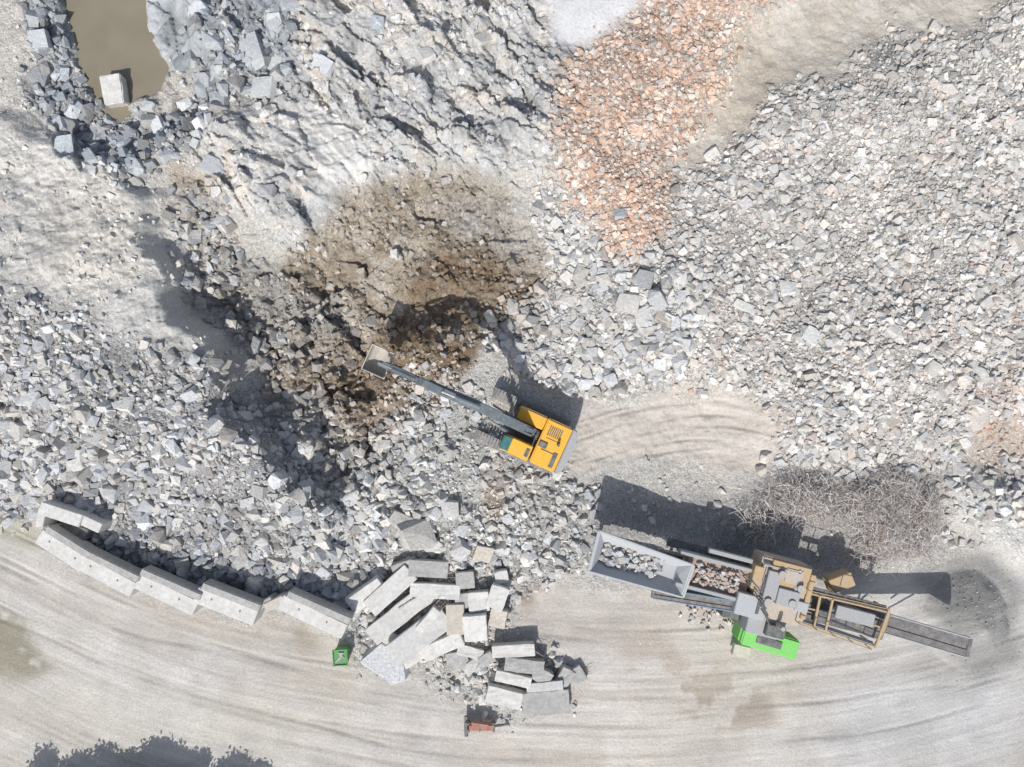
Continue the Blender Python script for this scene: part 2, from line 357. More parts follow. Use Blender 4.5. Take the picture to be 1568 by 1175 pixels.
# ---------------------------------------------------------------- rubble
def hull_template(seed):
    r=random.Random(seed); bm=bmesh.new()
    pts=[]
    for sx in(-1,1):
        for sy in(-1,1):
            for sz in(-1,1):
                if r.random()<.08: continue
                pts.append((sx*r.uniform(.5,1),sy*r.uniform(.5,1),sz*r.uniform(.5,1)))
                if r.random()<.4: pts.append((sx*r.uniform(.4,.8),sy*r.uniform(.85,1.05),sz*r.uniform(.5,.9)))
    for i in range(r.randint(2,5)):
        v=Vector((r.gauss(0,1),r.gauss(0,1),r.gauss(0,1))).normalized()*r.uniform(.95,1.2); pts.append(tuple(v))
    for p in pts: bm.verts.new(p)
    bmesh.ops.convex_hull(bm,input=bm.verts[:])
    bmesh.ops.delete(bm,geom=[v for v in bm.verts if not v.link_faces],context='VERTS')
    bmesh.ops.triangulate(bm,faces=bm.faces[:]); bmesh.ops.recalc_face_normals(bm,faces=bm.faces[:])
    bm.verts.index_update(); V_=np.array([v.co[:] for v in bm.verts]); F_=np.array([[v.index for v in f.verts] for f in bm.faces]); bm.free()
    return V_/2,F_
TPL=[hull_template(i) for i in range(40)]
def sample(A,x,y):
    i=np.clip(((x+35)/STEP).round().astype(int),0,A.shape[0]-1); j=np.clip(((y+27)/STEP).round().astype(int),0,A.shape[1]-1)
    return A[i,j]
PAL_G=np.array([(.55,.55,.53),(.47,.49,.51),(.59,.56,.51),(.66,.66,.64),(.41,.42,.43),(.52,.49,.45),(.52,.54,.56),(.61,.59,.55)])
PAL_B=np.array([(.62,.43,.33),(.58,.37,.26),(.66,.52,.43),(.61,.55,.49),(.62,.45,.35),(.69,.60,.52),(.60,.59,.56)])
PAL_D=np.array([(.24,.27,.30),(.31,.34,.37),(.39,.42,.45),(.30,.29,.28),(.47,.49,.51)])  # dark blue-grey stones, damp tone with pit shade put into the colour
PAL_V=np.array([(.36,.33,.29),(.42,.40,.37),(.30,.31,.32),(.48,.46,.43),(.26,.26,.27),(.54,.53,.51)])  # stones darkened toward brown to carry the valley shading
PAL_W=np.array([(.59,.575,.54),(.62,.61,.58),(.53,.52,.50),(.68,.67,.64),(.58,.54,.48),(.53,.535,.53),(.64,.625,.60),(.61,.53,.47)])
BUCK={}
def scatter(key,mask,n,smin,smax,pal,flat=(.5,.95),tilt=.35,lift=.25,power=2.0,tint=0.15,gm=.3):
    x=rng.uniform(-34.5,34.5,n*6); y=rng.uniform(-26.5,26.5,n*6)
    ok=rng.random(n*6)<sample(mask,x,y); x=x[ok]; y=y[ok]
    k=len(x)
    s=smin+(smax-smin)*rng.random(k)**power
    c=pal[rng.integers(0,len(pal),k)]
    c=(c*(1-gm)+sample(C,x,y)*gm*1.1)*(1+rng.normal(0,tint,(k,1)))*sample(tone,x,y)[:,None]
    z=sample(Z,x,y)
    BUCK.setdefault(key,[]).append((x,y,z,s,c,rng.uniform(*flat,k),rng.normal(0,tilt,(k,2)),lift))
WMASK=inside(WATER,U,V).astype(float)
dry=(1-blur(WMASK,.15))*(1-M(ICE,.2)*.93)
noR=1-M(REBAR,.3)
nn=fbm(X*.45,Y*.45,4,60)
noise_d=np.clip(.65+1.1*nn,.12,1)
mR=M(RIGHT,.4)
mA=M(ACO,.5)
dw=wallv(U)-V
g='concrete_rubble'
scatter(g,mA*noise_d*(.3+.7*sm(330,60,dw)),2100,.5,1.0,PAL_G,power=1.5,tilt=.5)
scatter(g,mA*noise_d,6500,.28,.62,PAL_G,tilt=.5)
scatter(g,mA*.9,8000,.12,.32,PAL_G)
scatter('dark_rubble',M(ACO,.3)*sm(75,25,dw)*.8,4500,.35,.8,PAL_D,tilt=.5)  # darker rocks; the wall's shadow strip is put into their colour
scatter(g,M(ADUST,.8)*np.clip(noise_d-.35,0,1),6000,.07,.40,PAL_W,lift=.0,power=4)
scatter(g,mR*noise_d,9500,.22,.52,PAL_W)
scatter(g,mR,11000,.12,.26,PAL_W)
scatter(g,mR*.5,500,.5,.85,PAL_W,lift=.1,power=3)
scatter(g,M(BBIG,.4)*noise_d,7000,.3,.85,PAL_G,tilt=.5,power=1.7)
scatter(g,M(BBIG,.4),6000,.13,.33,PAL_G)
scatter(g,M(BLOW,.4)*noise_d,6000,.25,.7,np.vstack([PAL_W,PAL_G]))
scatter(g,M(DCEN,.5)*noise_d,7000,.22,.7,PAL_G,tilt=.5)
scatter(g,M(DCEN,.5),9000,.09,.28,PAL_G)
scatter(g,M(DSLAB,.5)*noise_d,5500,.2,.6,PAL_G,tilt=.5)
scatter(g,M(DSLAB,.7)*.8,6000,.08,.25,PAL_G)
notpale=1-np.clip(M(PALEF,.4)+M(WHITE,.5)*1.1,0,1)*.97
scatter(g,M(FROCK,.6)*np.clip(nn*1.8+.05,0,1)*notpale,11000,.07,.50,PAL_G,flat=(.25,.6),lift=-.05,power=3.5,gm=.6)
scatter(g,M(FROCK,.6)*np.clip(-nn*1.5+.1,0,1)*notpale*.4,3500,.1,.9,PAL_G[[0,1,3,6]],flat=(.2,.4),lift=-.1,power=3,gm=.5,tilt=.3)
scatter(g,(1-np.clip(road+trk+M(SAND,.3)*.8,0,1))*noR*notpale*np.clip(.12+.6*nn,0,1)*(1-M(BROWN,.3)*.5)*dry,6500,.07,.32,PAL_G,lift=0,power=3,gm=.5)
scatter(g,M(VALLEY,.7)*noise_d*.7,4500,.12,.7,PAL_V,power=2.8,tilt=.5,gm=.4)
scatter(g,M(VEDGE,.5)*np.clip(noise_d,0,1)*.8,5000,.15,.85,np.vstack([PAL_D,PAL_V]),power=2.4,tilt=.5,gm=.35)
scatter(g,M([(900,730),(1140,745),(1180,800),(1040,830),(930,820)],.6)*.5,2500,.12,.5,PAL_G)
scatter(g,M([(820,190),(870,190),(900,330),(840,300)],.5)*.8,3000,.12,.5,PAL_G)
scatter(g,blur(road,.1)*np.clip(nn,0,1)*.14,1700,.04,.14,PAL_W,lift=0)
scatter(g,M([(1450,740),(1500,740),(1500,830),(1440,830)],.3)*.6,3000,.3,.6,PAL_W)
scatter(g,M([(270,290),(340,300),(400,420),(330,440),(300,470),(265,420)],.4)*noise_d,3500,.2,.8,np.vstack([PAL_D,PAL_V]),power=2.5,tilt=.5)
scatter(g,M([(440,350),(500,330),(540,290),(700,240),(700,265),(560,320),(500,380),(450,410)],.4)*.7,4000,.12,.6,PAL_G,power=2.5,gm=.5)
scatter(g,M([(560,660),(640,640),(640,800),(560,800),(430,650)],.5)*.6,3000,.2,.6,PAL_G)
scatter('dark_rubble',M(DAMPSHADE,.5)*dry*noise_d,2200,.3,1.2,np.vstack([PAL_D,PAL_G[:2]]),power=2.5,tilt=.5)
scatter('dark_rubble',M(DAMPSHADE,.6)*dry,7000,.12,.45,np.vstack([PAL_D,PAL_G[:3]]))
scatter('dark_rubble',M([(40,20),(100,40),(130,150),(170,200),(300,230),(250,270),(120,260),(60,160)],.4)*dry,5000,.2,.85,PAL_D[:4]*.8,power=2.2,tilt=.5)  # darkened again at the pond edge to paint the pit shade
scatter('brick_rubble',M(BRICK,.5)*np.clip(noise_d+.3,0,1),11000,.18,.42,PAL_B,gm=.2)
scatter('brick_rubble',M(BRICK,.6),13000,.10,.24,PAL_B,gm=.2)
scatter(g,M(BRICK,.6)*.25,5000,.12,.35,PAL_W,lift=.4)
scatter('brick_rubble',M([(1480,610),(1600,560),(1600,745),(1490,730)],.5)*.8,6000,.15,.38,np.vstack([PAL_B,PAL_W[:3]]))
scatter('brick_rubble',mR*np.clip(.03+.22*fbm(X*.3,Y*.3,3,66),0,1),6000,.12,.28,PAL_B)
scatter('brick_rubble',M([(900,540),(1000,500),(1190,500),(1200,620),(1080,590),(920,600)],.6)*.12,5000,.12,.35,PAL_B)
scatter('soil_clods',M(BROWN,.5)*.6,8000,.06,.45,np.array([(.40,.35,.29),(.46,.43,.38),(.32,.27,.20),(.50,.48,.45)]),power=3.5,gm=.5)
scatter('soil_clods',M(DARKB,.4)*.6,6000,.08,.38,np.array([(.22,.16,.11),(.27,.2,.14),(.18,.13,.09)]),power=2.5)
BIG=[(960,465,38,30,20,.8,(.62,.60,.56)),(985,487,40,26,80,.7,(.58,.58,.57)),(1003,462,34,24,60,.8,(.48,.49,.49)),(985,432,30,26,10,.7,(.38,.39,.40)),(1015,485,28,20,30,.6,(.60,.54,.46)),
(1205,442,26,22,10,.5,(.66,.65,.62)),(1360,635,40,34,60,.5,(.60,.55,.48)),(1010,556,26,22,0,.5,(.66,.67,.66)),(1135,470,34,12,20,.3,(.66,.66,.63)),(1437,145,34,18,-10,.3,(.67,.63,.58)),(1545,375,38,26,-20,.35,(.63,.59,.53)),
(90,226,46,24,100,.7,(.58,.62,.65)),(378,70,66,52,80,1.0,(.50,.52,.53)),(420,90,52,36,110,.8,(.54,.56,.57)),(340,100,40,34,30,.7,(.44,.46,.48)),(400,130,44,30,10,.7,(.50,.52,.52)),(425,40,38,30,60,.8,(.46,.48,.50)),
(535,770,36,30,60,.7,(.66,.66,.65)),(640,820,60,40,-10,.9,(.56,.54,.50)),(615,800,40,26,30,.6,(.50,.48,.45)),(740,850,34,28,10,.8,(.58,.53,.46)),(690,780,30,26,0,.7,(.53,.53,.52)),(665,840,34,30,50,.8,(.55,.55,.53)),(705,845,28,26,30,.7,(.60,.59,.57)),
(585,1018,62,44,25,1.1,(.66,.67,.68)),(604,1040,36,26,-20,.7,(.56,.58,.60)),(600,385,14,14,0,.4,(.66,.66,.63)),(70,610,34,24,10,.7,(.66,.67,.66)),(290,300,30,20,0,.6,(.40,.41,.41)),(1130,320,26,18,-40,.4,(.66,.64,.62)),(1500,640,36,26,-30,.6,(.6,.56,.52)),
(1240,515,30,22,40,.4,(.66,.66,.64)),(1060,420,26,16,20,.4,(.66,.64,.6)),(890,500,28,18,50,.5,(.6,.6,.59)),(870,580,26,20,10,.5,(.55,.56,.57)),(730,1030,50,30,-20,.5,(.55,.54,.52)),(950,330,24,16,0,.4,(.46,.48,.49)),(1480,720,30,22,0,.5,(.66,.63,.6)),
(655,90,30,22,60,.5,(.70,.68,.65)),(580,40,24,20,0,.4,(.48,.52,.56)),(745,60,40,20,-40,.4,(.62,.60,.56)),(500,110,34,24,30,.5,(.60,.62,.63)),(320,250,34,26,20,.7,(.45,.47,.49)),(330,335,30,22,50,.7,(.46,.47,.48)),(420,300,26,20,10,.5,(.52,.52,.52))]
def euler_mats(yaw,tx,ty):
    cz,sz=np.cos(yaw),np.sin(yaw); cx,sx=np.cos(tx),np.sin(tx); cy,sy=np.cos(ty),np.sin(ty)
    Rz=np.zeros((len(yaw),3,3)); Rz[:,0,0]=cz;Rz[:,0,1]=-sz;Rz[:,1,0]=sz;Rz[:,1,1]=cz;Rz[:,2,2]=1
    Rx=np.zeros_like(Rz); Rx[:,0,0]=1;Rx[:,1,1]=cx;Rx[:,1,2]=-sx;Rx[:,2,1]=sx;Rx[:,2,2]=cx
    Ry=np.zeros_like(Rz); Ry[:,1,1]=1;Ry[:,0,0]=cy;Ry[:,0,2]=sy;Ry[:,2,0]=-sy;Ry[:,2,2]=cy
    return Rz@Rx@Ry
def build_rocks(name,pos,sx,sy,sz,yaw,tilt,col):
    R=euler_mats(yaw,tilt[:,0],tilt[:,1]); tid=rng.integers(0,len(TPL),len(sx)); VV=[];FF=[];CL=[];off=0
    for t,(tv,tf) in enumerate(TPL):
        w=np.where(tid==t)[0]
        if not len(w): continue
        sc=np.stack([sx[w],sy[w],sz[w]],-1)[:,None,:]
        v=np.einsum('nij,nkj->nki',R[w],tv[None]*sc)+pos[w][:,None,:]
        VV.append(v.reshape(-1,3)); FF.append((tf[None]+(np.arange(len(w))*len(tv))[:,None,None]+off).reshape(-1,3)); CL.append(np.repeat(col[w],len(tv),axis=0)); off+=len(w)*len(tv)
    o=make_mesh(name,np.concatenate(VV),tris=np.concatenate(FF)); setcol(o,'Col',np.clip(np.concatenate(CL),.01,.80)); o.data.materials.append(RM); return o
for key,L in BUCK.items():
    x=np.concatenate([l[0] for l in L]); y=np.concatenate([l[1] for l in L]); z=np.concatenate([l[2]+l[3]*(l[7]*rng.random(len(l[0]))) for l in L])
    s=np.concatenate([l[3] for l in L]); c=np.concatenate([l[4] for l in L]); fl=np.concatenate([l[5] for l in L]); ti=np.concatenate([l[6] for l in L])
    k=len(x)
    asp=rng.uniform(.45,1,k)
    build_rocks(key+('' if key=='soil_clods' else '_pile'),np.stack([x,y,z],-1),s*1.15,s*asp*1.15,s*fl,rng.uniform(0,6.28,k),ti,c)
b=np.array([(q[0],q[1],q[2],q[3],q[4],q[5]) for q in BIG],float); bc=np.array([q[6] for q in BIG])
pos=np.array([P(q[0],q[1],1.0) for q in BIG])[:,:2]; bz=sample(Z,pos[:,0],pos[:,1])
build_rocks('boulder_group',np.column_stack([pos,bz+b[:,5]*.15]),b[:,2]/25*1.1,b[:,3]/25*1.1,b[:,5]*1.1,-np.radians(b[:,4]),rng.normal(0,.15,(len(BIG),2)),bc*.92)
def gz(p): return float(sample(Z,np.array([p.x]),np.array([p.y]))[0])
# ---------------------------------------------------------------- part helpers
def empty(name,loc=(0,0,0)):
    e=bpy.data.objects.new(name,None); e.location=loc; e.empty_display_size=.5; scene.collection.objects.link(e); return e
def finish(bm,name,mat,parent=None,smooth=False):
    me=bpy.data.meshes.new(name); bm.to_mesh(me); bm.free()
    o=bpy.data.objects.new(name,me); scene.collection.objects.link(o); me.materials.append(mat)
    if parent: 
        o.parent=parent; o.matrix_parent_inverse=Matrix.Translation(-Vector(parent.location))
    return o
def addbox(bm,size,mtx,bev=0.03,taper=1.0):
    r=bmesh.ops.create_cube(bm,size=1.0); vs=r['verts']
    for v in vs:
        k=taper if v.co.z>0 else 1.0
        v.co=Vector((v.co.x*size[0]*k,v.co.y*size[1]*k,v.co.z*size[2]))
    if bev>0:
        es=list({e for v in vs for e in v.link_edges}); 
        q=bmesh.ops.bevel(bm,geom=es,offset=min(bev,min(size)*.3),segments=2,affect='EDGES'); 
        vs=list({v for f in q['faces'] for v in f.verts}|{v for v in vs if v.is_valid})
    bmesh.ops.transform(bm,matrix=mtx,verts=vs)
def addcyl(bm,r,h,mtx,seg=20,r2=None):
    q=bmesh.ops.create_cone(bm,cap_ends=True,segments=seg,radius1=r,radius2=r if r2 is None else r2,depth=h); bmesh.ops.transform(bm,matrix=mtx,verts=q['verts'])
def T(loc,rz=0,ry=0,rx=0): return Matrix.Translation(loc)@Matrix.Rotation(rz,4,'Z')@Matrix.Rotation(ry,4,'Y')@Matrix.Rotation(rx,4,'X')
def frame(p0,p1):
    x=(p1-p0).normalized(); y=Vector((0,0,1)).cross(x); 
    if y.length<1e-4: y=Vector((0,1,0))
    y.normalize(); z=x.cross(y); m=Matrix((x,y,z)).transposed().to_4x4(); m.translation=(p0+p1)/2; return m
def beam(bm,p0,p1,w,h,bev=.02): addbox(bm,((p1-p0).length,w,h),frame(p0,p1),bev)
def rod(bm,p0,p1,r,seg=12): addcyl(bm,r,(p1-p0).length,frame(p0,p1)@Matrix.Rotation(math.pi/2,4,'Y'),seg)
def pbox(name,px,py,L,W,ang,z0,z1,mat,parent,bev=.03):
    k=(H-z1)/H/25; bm=bmesh.new(); p=P(px,py,z1)
    addbox(bm,(L*k,W*k,z1-z0),T((p.x,p.y,(z0+z1)/2),math.radians(ang)),bev); return finish(bm,name,mat,parent)
def track(name,cx,cy,base,L,W,Hh,rz,parent,mat):
    bm=bmesh.new(); m0=T((cx,cy,base+Hh/2),rz); r=Hh/2-.06; st=L-Hh; per=2*st+2*math.pi*r; n=int(per/.2)
    for i in range(n):
        s=i*per/n
        if s<st: x=-st/2+s; z=r; a=0
        elif s<st+math.pi*r: q=(s-st)/r; x=st/2+r*math.sin(q); z=r*math.cos(q); a=q
        elif s<2*st+math.pi*r: x=st/2-(s-st-math.pi*r); z=-r; a=math.pi
        else: q=(s-2*st-math.pi*r)/r; x=-st/2-r*math.sin(q); z=-r*math.cos(q); a=math.pi+q
        addbox(bm,(.16,W,.05),m0@T((x,0,z),0,a),0.0); addbox(bm,(.04,W,.05),m0@T((x+math.sin(a)*.04,0,z+math.cos(a)*.04),0,a),0.0)
    addbox(bm,(st+.2,W*.5,Hh*.6),m0,.05)
    for sx in(-1,1): addcyl(bm,r*.92,W*.4,m0@T((sx*st/2,0,0),0,0,math.pi/2),20)
    return finish(bm,name,mat,parent)
# ---------------------------------------------------------------- excavator
exd=Vector((-.91,.415,0)).normalized(); exr=math.atan2(exd.y,exd.x)
ec=P(820,672,3.0); ex=empty('excavator',(ec.x,ec.y,0)); eg=gz(ec)
E=T((ec.x,ec.y,eg),exr)
def el(x,y,z): return E@Vector((x,y,z))
def ebox(name,c,s,mat,bev=.04,ry=0,tap=1.0):
    bm=bmesh.new(); addbox(bm,s,E@T(c,0,ry),bev,tap); return finish(bm,name,mat,ex)
TRK=paint('track_steel',(.20,.21,.22),.6,.6)
for i,sy in enumerate((-1,1)):
    q=el(.85,sy*1.38,0); track(f'crawler_track_{i+1}',q.x,q.y,eg+.05,5.0,.65,.95,exr,ex,TRK)
bm=bmesh.new(); addbox(bm,(2.2,2.0,.5),E@T((0.6,0,.65)),.05); addcyl(bm,.75,.35,E@T((0,0,1.05)),28); finish(bm,'undercarriage',DRK,ex)
ebox('deck',(-.05,0,1.33),(3.7,2.8,.22),DRK)
ebox('engine_cover',(-1.0,0,2.0),(1.55,2.78,1.15),YEL,.07)
ebox('right_tank',(.65,-.98,1.85),(1.75,.82,.85),YEL,.06)
ebox('right_step',(1.6,-.98,1.62),(.28,.8,.4),DRK)
bm=bmesh.new()
cwm=E@T((-2.0,0,0))
prof=[(.2,-1.42),(-.12,-1.38),(-.24,-1.1),(-.3,-.5),(-.31,0),(-.3,.5),(-.24,1.1),(-.12,1.38),(.2,1.42)]
bot=[bm.verts.new(cwm@Vector((x,y,1.2))) for x,y in prof]; top=[bm.verts.new(cwm@Vector((x*.92,y*.98,2.45))) for x,y in prof]
bm.faces.new(top); bm.faces.new(bot[::-1])
for i in range(len(prof)): j=(i+1)%len(prof); bm.faces.new([bot[i],bot[j],top[j],top[i]])
bmesh.ops.recalc_face_normals(bm,faces=bm.faces[:]); bmesh.ops.bevel(bm,geom=bm.edges[:],offset=.05,segments=2,affect='EDGES'); finish(bm,'counterweight',GRY,ex)
bm=bmesh.new()
for i in range(7): addbox(bm,(.06,.6,.04),E@T((-.55-i*.12,-.75,2.6)),.01)
addbox(bm,(.5,.35,.1),E@T((-.55,.15,2.62)),.02); addcyl(bm,.08,.55,E@T((-1.35,-.2,2.75)),14); addbox(bm,(.25,.9,.05),E@T((-1.45,.75,2.6)),.01)
addbox(bm,(.9,.06,.03),E@T((-1.0,.42,2.59)),.005); addbox(bm,(.9,.03,.03),E@T((-1.0,-.3,2.59)),.005)
addbox(bm,(1.1,.5,.12),E@T((.2,-.2,1.6)),.02)
for k in range(5): rod(bm,el(-.15,-(.35-.1*k),1.9),el(.9,-(.28-.09*k),2.1),.03)
finish(bm,'engine_deck_details',DRK,ex)
bm=bmesh.new()
for a,b_ in (((-.2,-1.32,2.28),(-.2,-1.32,2.75)),((1.4,-1.32,2.28),(1.4,-1.32,2.75)),((-.2,-1.32,2.75),(1.4,-1.32,2.75)),((-1.7,-1.32,2.58),(-1.7,-1.32,2.95)),((-1.7,-1.32,2.95),(-.4,-1.32,2.95)),((-.4,-1.32,2.58),(-.4,-1.32,2.95)),((1.5,-.6,2.3),(1.5,-1.3,2.75))): rod(bm,el(*a),el(*b_),.025,8)
finish(bm,'handrails',DRK,ex)
ebox('cab',(.80,.93,2.1),(1.75,.95,1.5),YEL,.10)
ebox('cab_roof',(.55,.93,2.93),(1.25,.92,.12),YEL,.05)
ebox('cab_front_glass',(1.62,.93,2.3),(.16,.82,1.1),GLS,.03)
ebox('cab_roof_window',(1.38,.93,2.87),(.52,.80,.08),GLS,.02)
ebox('cab_side_window',(.9,1.41,2.35),(1.2,.04,.8),GLS,.01)
ebox('cab_rear_vent',(.12,.93,3.0),(.22,.5,.06),DRK,.02)
ft=P(815,662,2.1); ft.z=2.1; kn=P(728,620,5.5); tp=P(655,589,5.7); se=P(592,560,2.4)
def plate_beam(name,pts,hs,w,mat):
    bm=bmesh.new(); side=Vector((-exd.y,exd.x,0)); ring=[]
    for i,(p,h) in enumerate(zip(pts,hs)):
        a=pts[max(i-1,0)]; b=pts[min(i+1,len(pts)-1)]; t=(b-a).normalized(); n=side.cross(t).normalized()
        if n.z<0:n=-n
        ring.append([bm.verts.new(p+side*sx*w/2+n*sz*h/2) for sx,sz in((-1,-1),(1,-1),(1,1),(-1,1))])
    for r0,r1 in zip(ring,ring[1:]):
        for i in range(4): bm.faces.new([r0[i],r0[(i+1)%4],r1[(i+1)%4],r1[i]])
    bm.faces.new(ring[0]); bm.faces.new(ring[-1][::-1]); bmesh.ops.recalc_face_normals(bm,faces=bm.faces[:])
    bmesh.ops.bevel(bm,geom=bm.edges[:],offset=.025,segments=1,affect='EDGES'); return finish(bm,name,mat,ex)
mid1=ft.lerp(kn,.5)+Vector((0,0,.25)); mid2=kn.lerp(tp,.4)+Vector((0,0,.15))
plate_beam('boom',[ft,mid1,kn,mid2,tp],[.5,.75,.9,.7,.4],.55,BLU)
st0=tp-exd*.9+Vector((0,0,.7)); plate_beam('stick',[st0,tp+Vector((0,0,.1)),tp.lerp(se,.5)+exd*.1,se],[.35,.65,.45,.3],.42,BLU)
side=Vector((-exd.y,exd.x,0)); bm=bmesh.new(); bm2=bmesh.new()
for s in(-1,1):
    a=el(1.1,s*.42,1.5); bq=ft.lerp(kn,.75)+side*s*.42; m=a.lerp(bq,.6); rod(bm,a,m,.13,14); rod(bm2,m,bq,.07,12)
a=kn+Vector((0,0,.75))-exd*.3; m=a.lerp(st0,.65); rod(bm,a,m,.13,14); rod(bm2,m,st0,.07,12)
a=tp.lerp(se,.12)+exd*.3+Vector((0,0,.55)); bq=se+exd*.35+Vector((0,0,.75)); m=a.lerp(bq,.6); rod(bm,a,m,.11,14); rod(bm2,m,bq,.06,12)
beam(bm,bq,se+exd*.15-Vector((0,0,.1)),.3,.1); beam(bm,bq,tp.lerp(se,.85),.34,.1)
for s in (-.16,.16): 
    rod(bm,ft+side*s+Vector((0,0,.5)),kn+side*s+Vector((0,0,.52)),.03,8); rod(bm,kn+side*s+Vector((0,0,.52)),tp+side*s+Vector((0,0,.35)),.03,8)
finish(bm,'hydraulic_cylinders',BLU,ex); finish(bm2,'piston_rods',STL,ex)
bw=1.6; bo=se+exd*.6-Vector((0,0,.35)); B=Matrix.Translation(bo)@Matrix.Rotation(exr,4,'Z')
prof=[(-.8,.35),(-.76,-.1),(-.5,-.5),(-.1,-.72),(.35,-.65),(.66,-.35),(.74,.0),(.66,.45)]
bm=bmesh.new()
def pv(x,z,y): return bm.verts.new(B@Vector((x,y,z)))
out=[[pv(x,z,s*bw/2) for x,z in prof] for s in(-1,1)]; inn=[[pv(x*.92,z*.92+.02,s*(bw/2-.05)) for x,z in prof] for s in(-1,1)]
n=len(prof)
for i in range(n-1):
    bm.faces.new([out[0][i],out[0][i+1],out[1][i+1],out[1][i]]); bm.faces.new([inn[0][i],inn[1][i],inn[1][i+1],inn[0][i+1]])
for s in(0,1):
    bm.faces.new(out[s]); bm.faces.new(inn[s]); bm.faces.new([out[s][0],out[s][-1],inn[s][-1],inn[s][0]])
for e in(0,-1): bm.faces.new([out[0][e],out[1][e],inn[1][e],inn[0][e]])
bmesh.ops.recalc_face_normals(bm,faces=bm.faces[:])
for i in range(5): addbox(bm,(.1,.13,.32),B@T((-.78,-bw/2+.14+i*(bw-.28)/4,.45),0,-.1),.02,.5)
finish(bm,'bucket',paint('bucket_steel',(.50,.48,.45),.6,.6,(.5,.46,.4)),ex)
# ---------------------------------------------------------------- rock crusher
cr=empty('rock_crusher',P(1180,925,0)); A0=-14.5; ar=math.radians(A0)
ax=Vector((math.cos(ar),math.sin(ar),0)); ay=Vector((-math.sin(ar),math.cos(ar),0))
def hopper():
    bm=bmesh.new(); zt,zb=3.4,2.3
    top=[P(917,813,zt),P(1063,866,zt),P(1046,915,zt-.3),P(901,875,zt)]
    c=sum(top,Vector())/4; bot=[]
    for t in top:
        d=t-c; u=d.dot(ax)*.80; w=d.dot(ay)*.42; q=c+ax*u+ay*w; q.z=zb; bot.append(q)
    def vv(p): return bm.verts.new(p)
    To=[vv(p) for p in top]; Bo=[vv(p) for p in bot]; 
    Ti=[vv(p+(c-p).normalized()*.14+Vector((0,0,-.01))) for p in top]; Bi=[vv(p+(c-p).normalized()*.1+Vector((0,0,.06))) for p in bot]
    for i in range(4):
        j=(i+1)%4; bm.faces.new([To[i],To[j],Bo[j],Bo[i]]); bm.faces.new([Ti[i],Bi[i],Bi[j],Ti[j]]); bm.faces.new([To[i],Ti[i],Ti[j],To[j]])
    bm.faces.new(Bo); bm.faces.new(Bi[::-1]); bmesh.ops.recalc_face_normals(bm,faces=bm.faces[:])
    finish(bm,'feed_hopper',LGR,cr)
    bm=bmesh.new()
    for i in range(4):
        j=(i+1)%4
        beam(bm,top[i],top[j],.12,.12)
        for f in (.12,.3,.5,.7,.88):
            a=top[i].lerp(top[j],f); q=bot[i].lerp(bot[j],f); o=(a-c); o.z=0; o.normalize(); beam(bm,a+o*.05-Vector((0,0,.1)),q+o*.05,.07,.1)
    for i in range(4): q=bot[i].copy(); q.z=.9; beam(bm,bot[i],q,.18,.18)
    finish(bm,'hopper_ribs',LGR,cr)
    return c
hc=hopper()
def heap(name,c,ls,ws,n,smin,smax,z,pal):
    u=rng.uniform(-ls/2,ls/2,n); w=rng.uniform(-ws/2,ws/2,n); s=rng.uniform(smin,smax,n)
    pos=np.stack([c.x+ax.x*u+ay.x*w,c.y+ax.y*u+ay.y*w,z+.25*rng.random(n)],-1)
    o=build_rocks(name,pos,s,s*.8,s*.7,rng.uniform(0,6,n),rng.normal(0,.4,(n,2)),pal[rng.integers(0,len(pal),n)]); o.parent=cr; o.matrix_parent_inverse=Matrix.Translation(-cr.location)
heap('hopper_load',hc-ax*.5,3.6,1.2,120,.15,.5,2.45,PAL_G*.9)
p=P(1097,885,2.9); heap('feeder_load',p,2.6,1.1,130,.12,.35,2.8,np.array([(.46,.37,.32),(.54,.46,.41),(.42,.37,.34),(.5,.49,.48)]))
def pb(n,*a,**k): return pbox(n,*a,parent=cr,**k)
pb('chassis_beam_1',1150,885,420,9,A0,1.2,1.7,mat=DRK); pb('chassis_beam_2',1140,920,420,9,A0,1.2,1.7,mat=DRK)
pb('feeder_trough',1097,886,100,46,A0,1.7,2.75,mat=RST); pb('feeder_side_1',1103,862,125,6,A0,2.0,3.1,mat=GRY); pb('feeder_side_2',1088,908,110,6,A0,2.0,3.1,mat=GRY)
pb('service_walkway',1085,846,130,13,A0,2.2,2.35,mat=DRK); pb('air_pipe',1120,852,70,7,A0,2.5,2.9,mat=GRY)
pb('crusher_body',1196,905,78,92,A0,1.5,3.3,mat=TAN,bev=.08); pb('crusher_lid',1210,884,60,40,A0,3.3,3.52,mat=ORA); pb('rotor_cover',1183,897,20,44,A0,3.3,3.66,mat=GRY)
pb('hatch',1207,917,34,26,A0,3.3,3.7,mat=GRY); pb('crusher_side_box',1170,955,50,40,A0,1.3,3.0,mat=GRY); pb('control_cabinet',1150,929,46,34,A0,1.5,3.35,mat=LGR); pb('exhaust_box',1188,968,30,18,A0,1.5,3.38,mat=DRK)
pb('engine_hood',1180,985,88,30,A0-2,.8,2.5,mat=GRN,bev=.08); pb('engine_hood_front',1144,968,20,34,A0-2,.8,2.2,mat=GRN,bev=.06); pb('engine_step',1136,998,26,18,A0,.4,.8,mat=CONB); pb('radiator_grille',1178,984,40,12,A0-2,2.5,2.56,mat=DRK)
pb('fuel_tank',1120,938,26,20,A0,1.0,1.9,mat=DRK); pb('ochre_panel',1160,885,14,36,A0,2.4,3.5,mat=ORA); pb('rear_panel',1238,915,8,70,A0,1.8,3.45,mat=ORA); pb('lid_strip_1',1200,872,60,3,A0,3.4,3.6,mat=GRY); pb('lid_strip_2',1222,890,4,34,A0,3.4,3.6,mat=LGR)
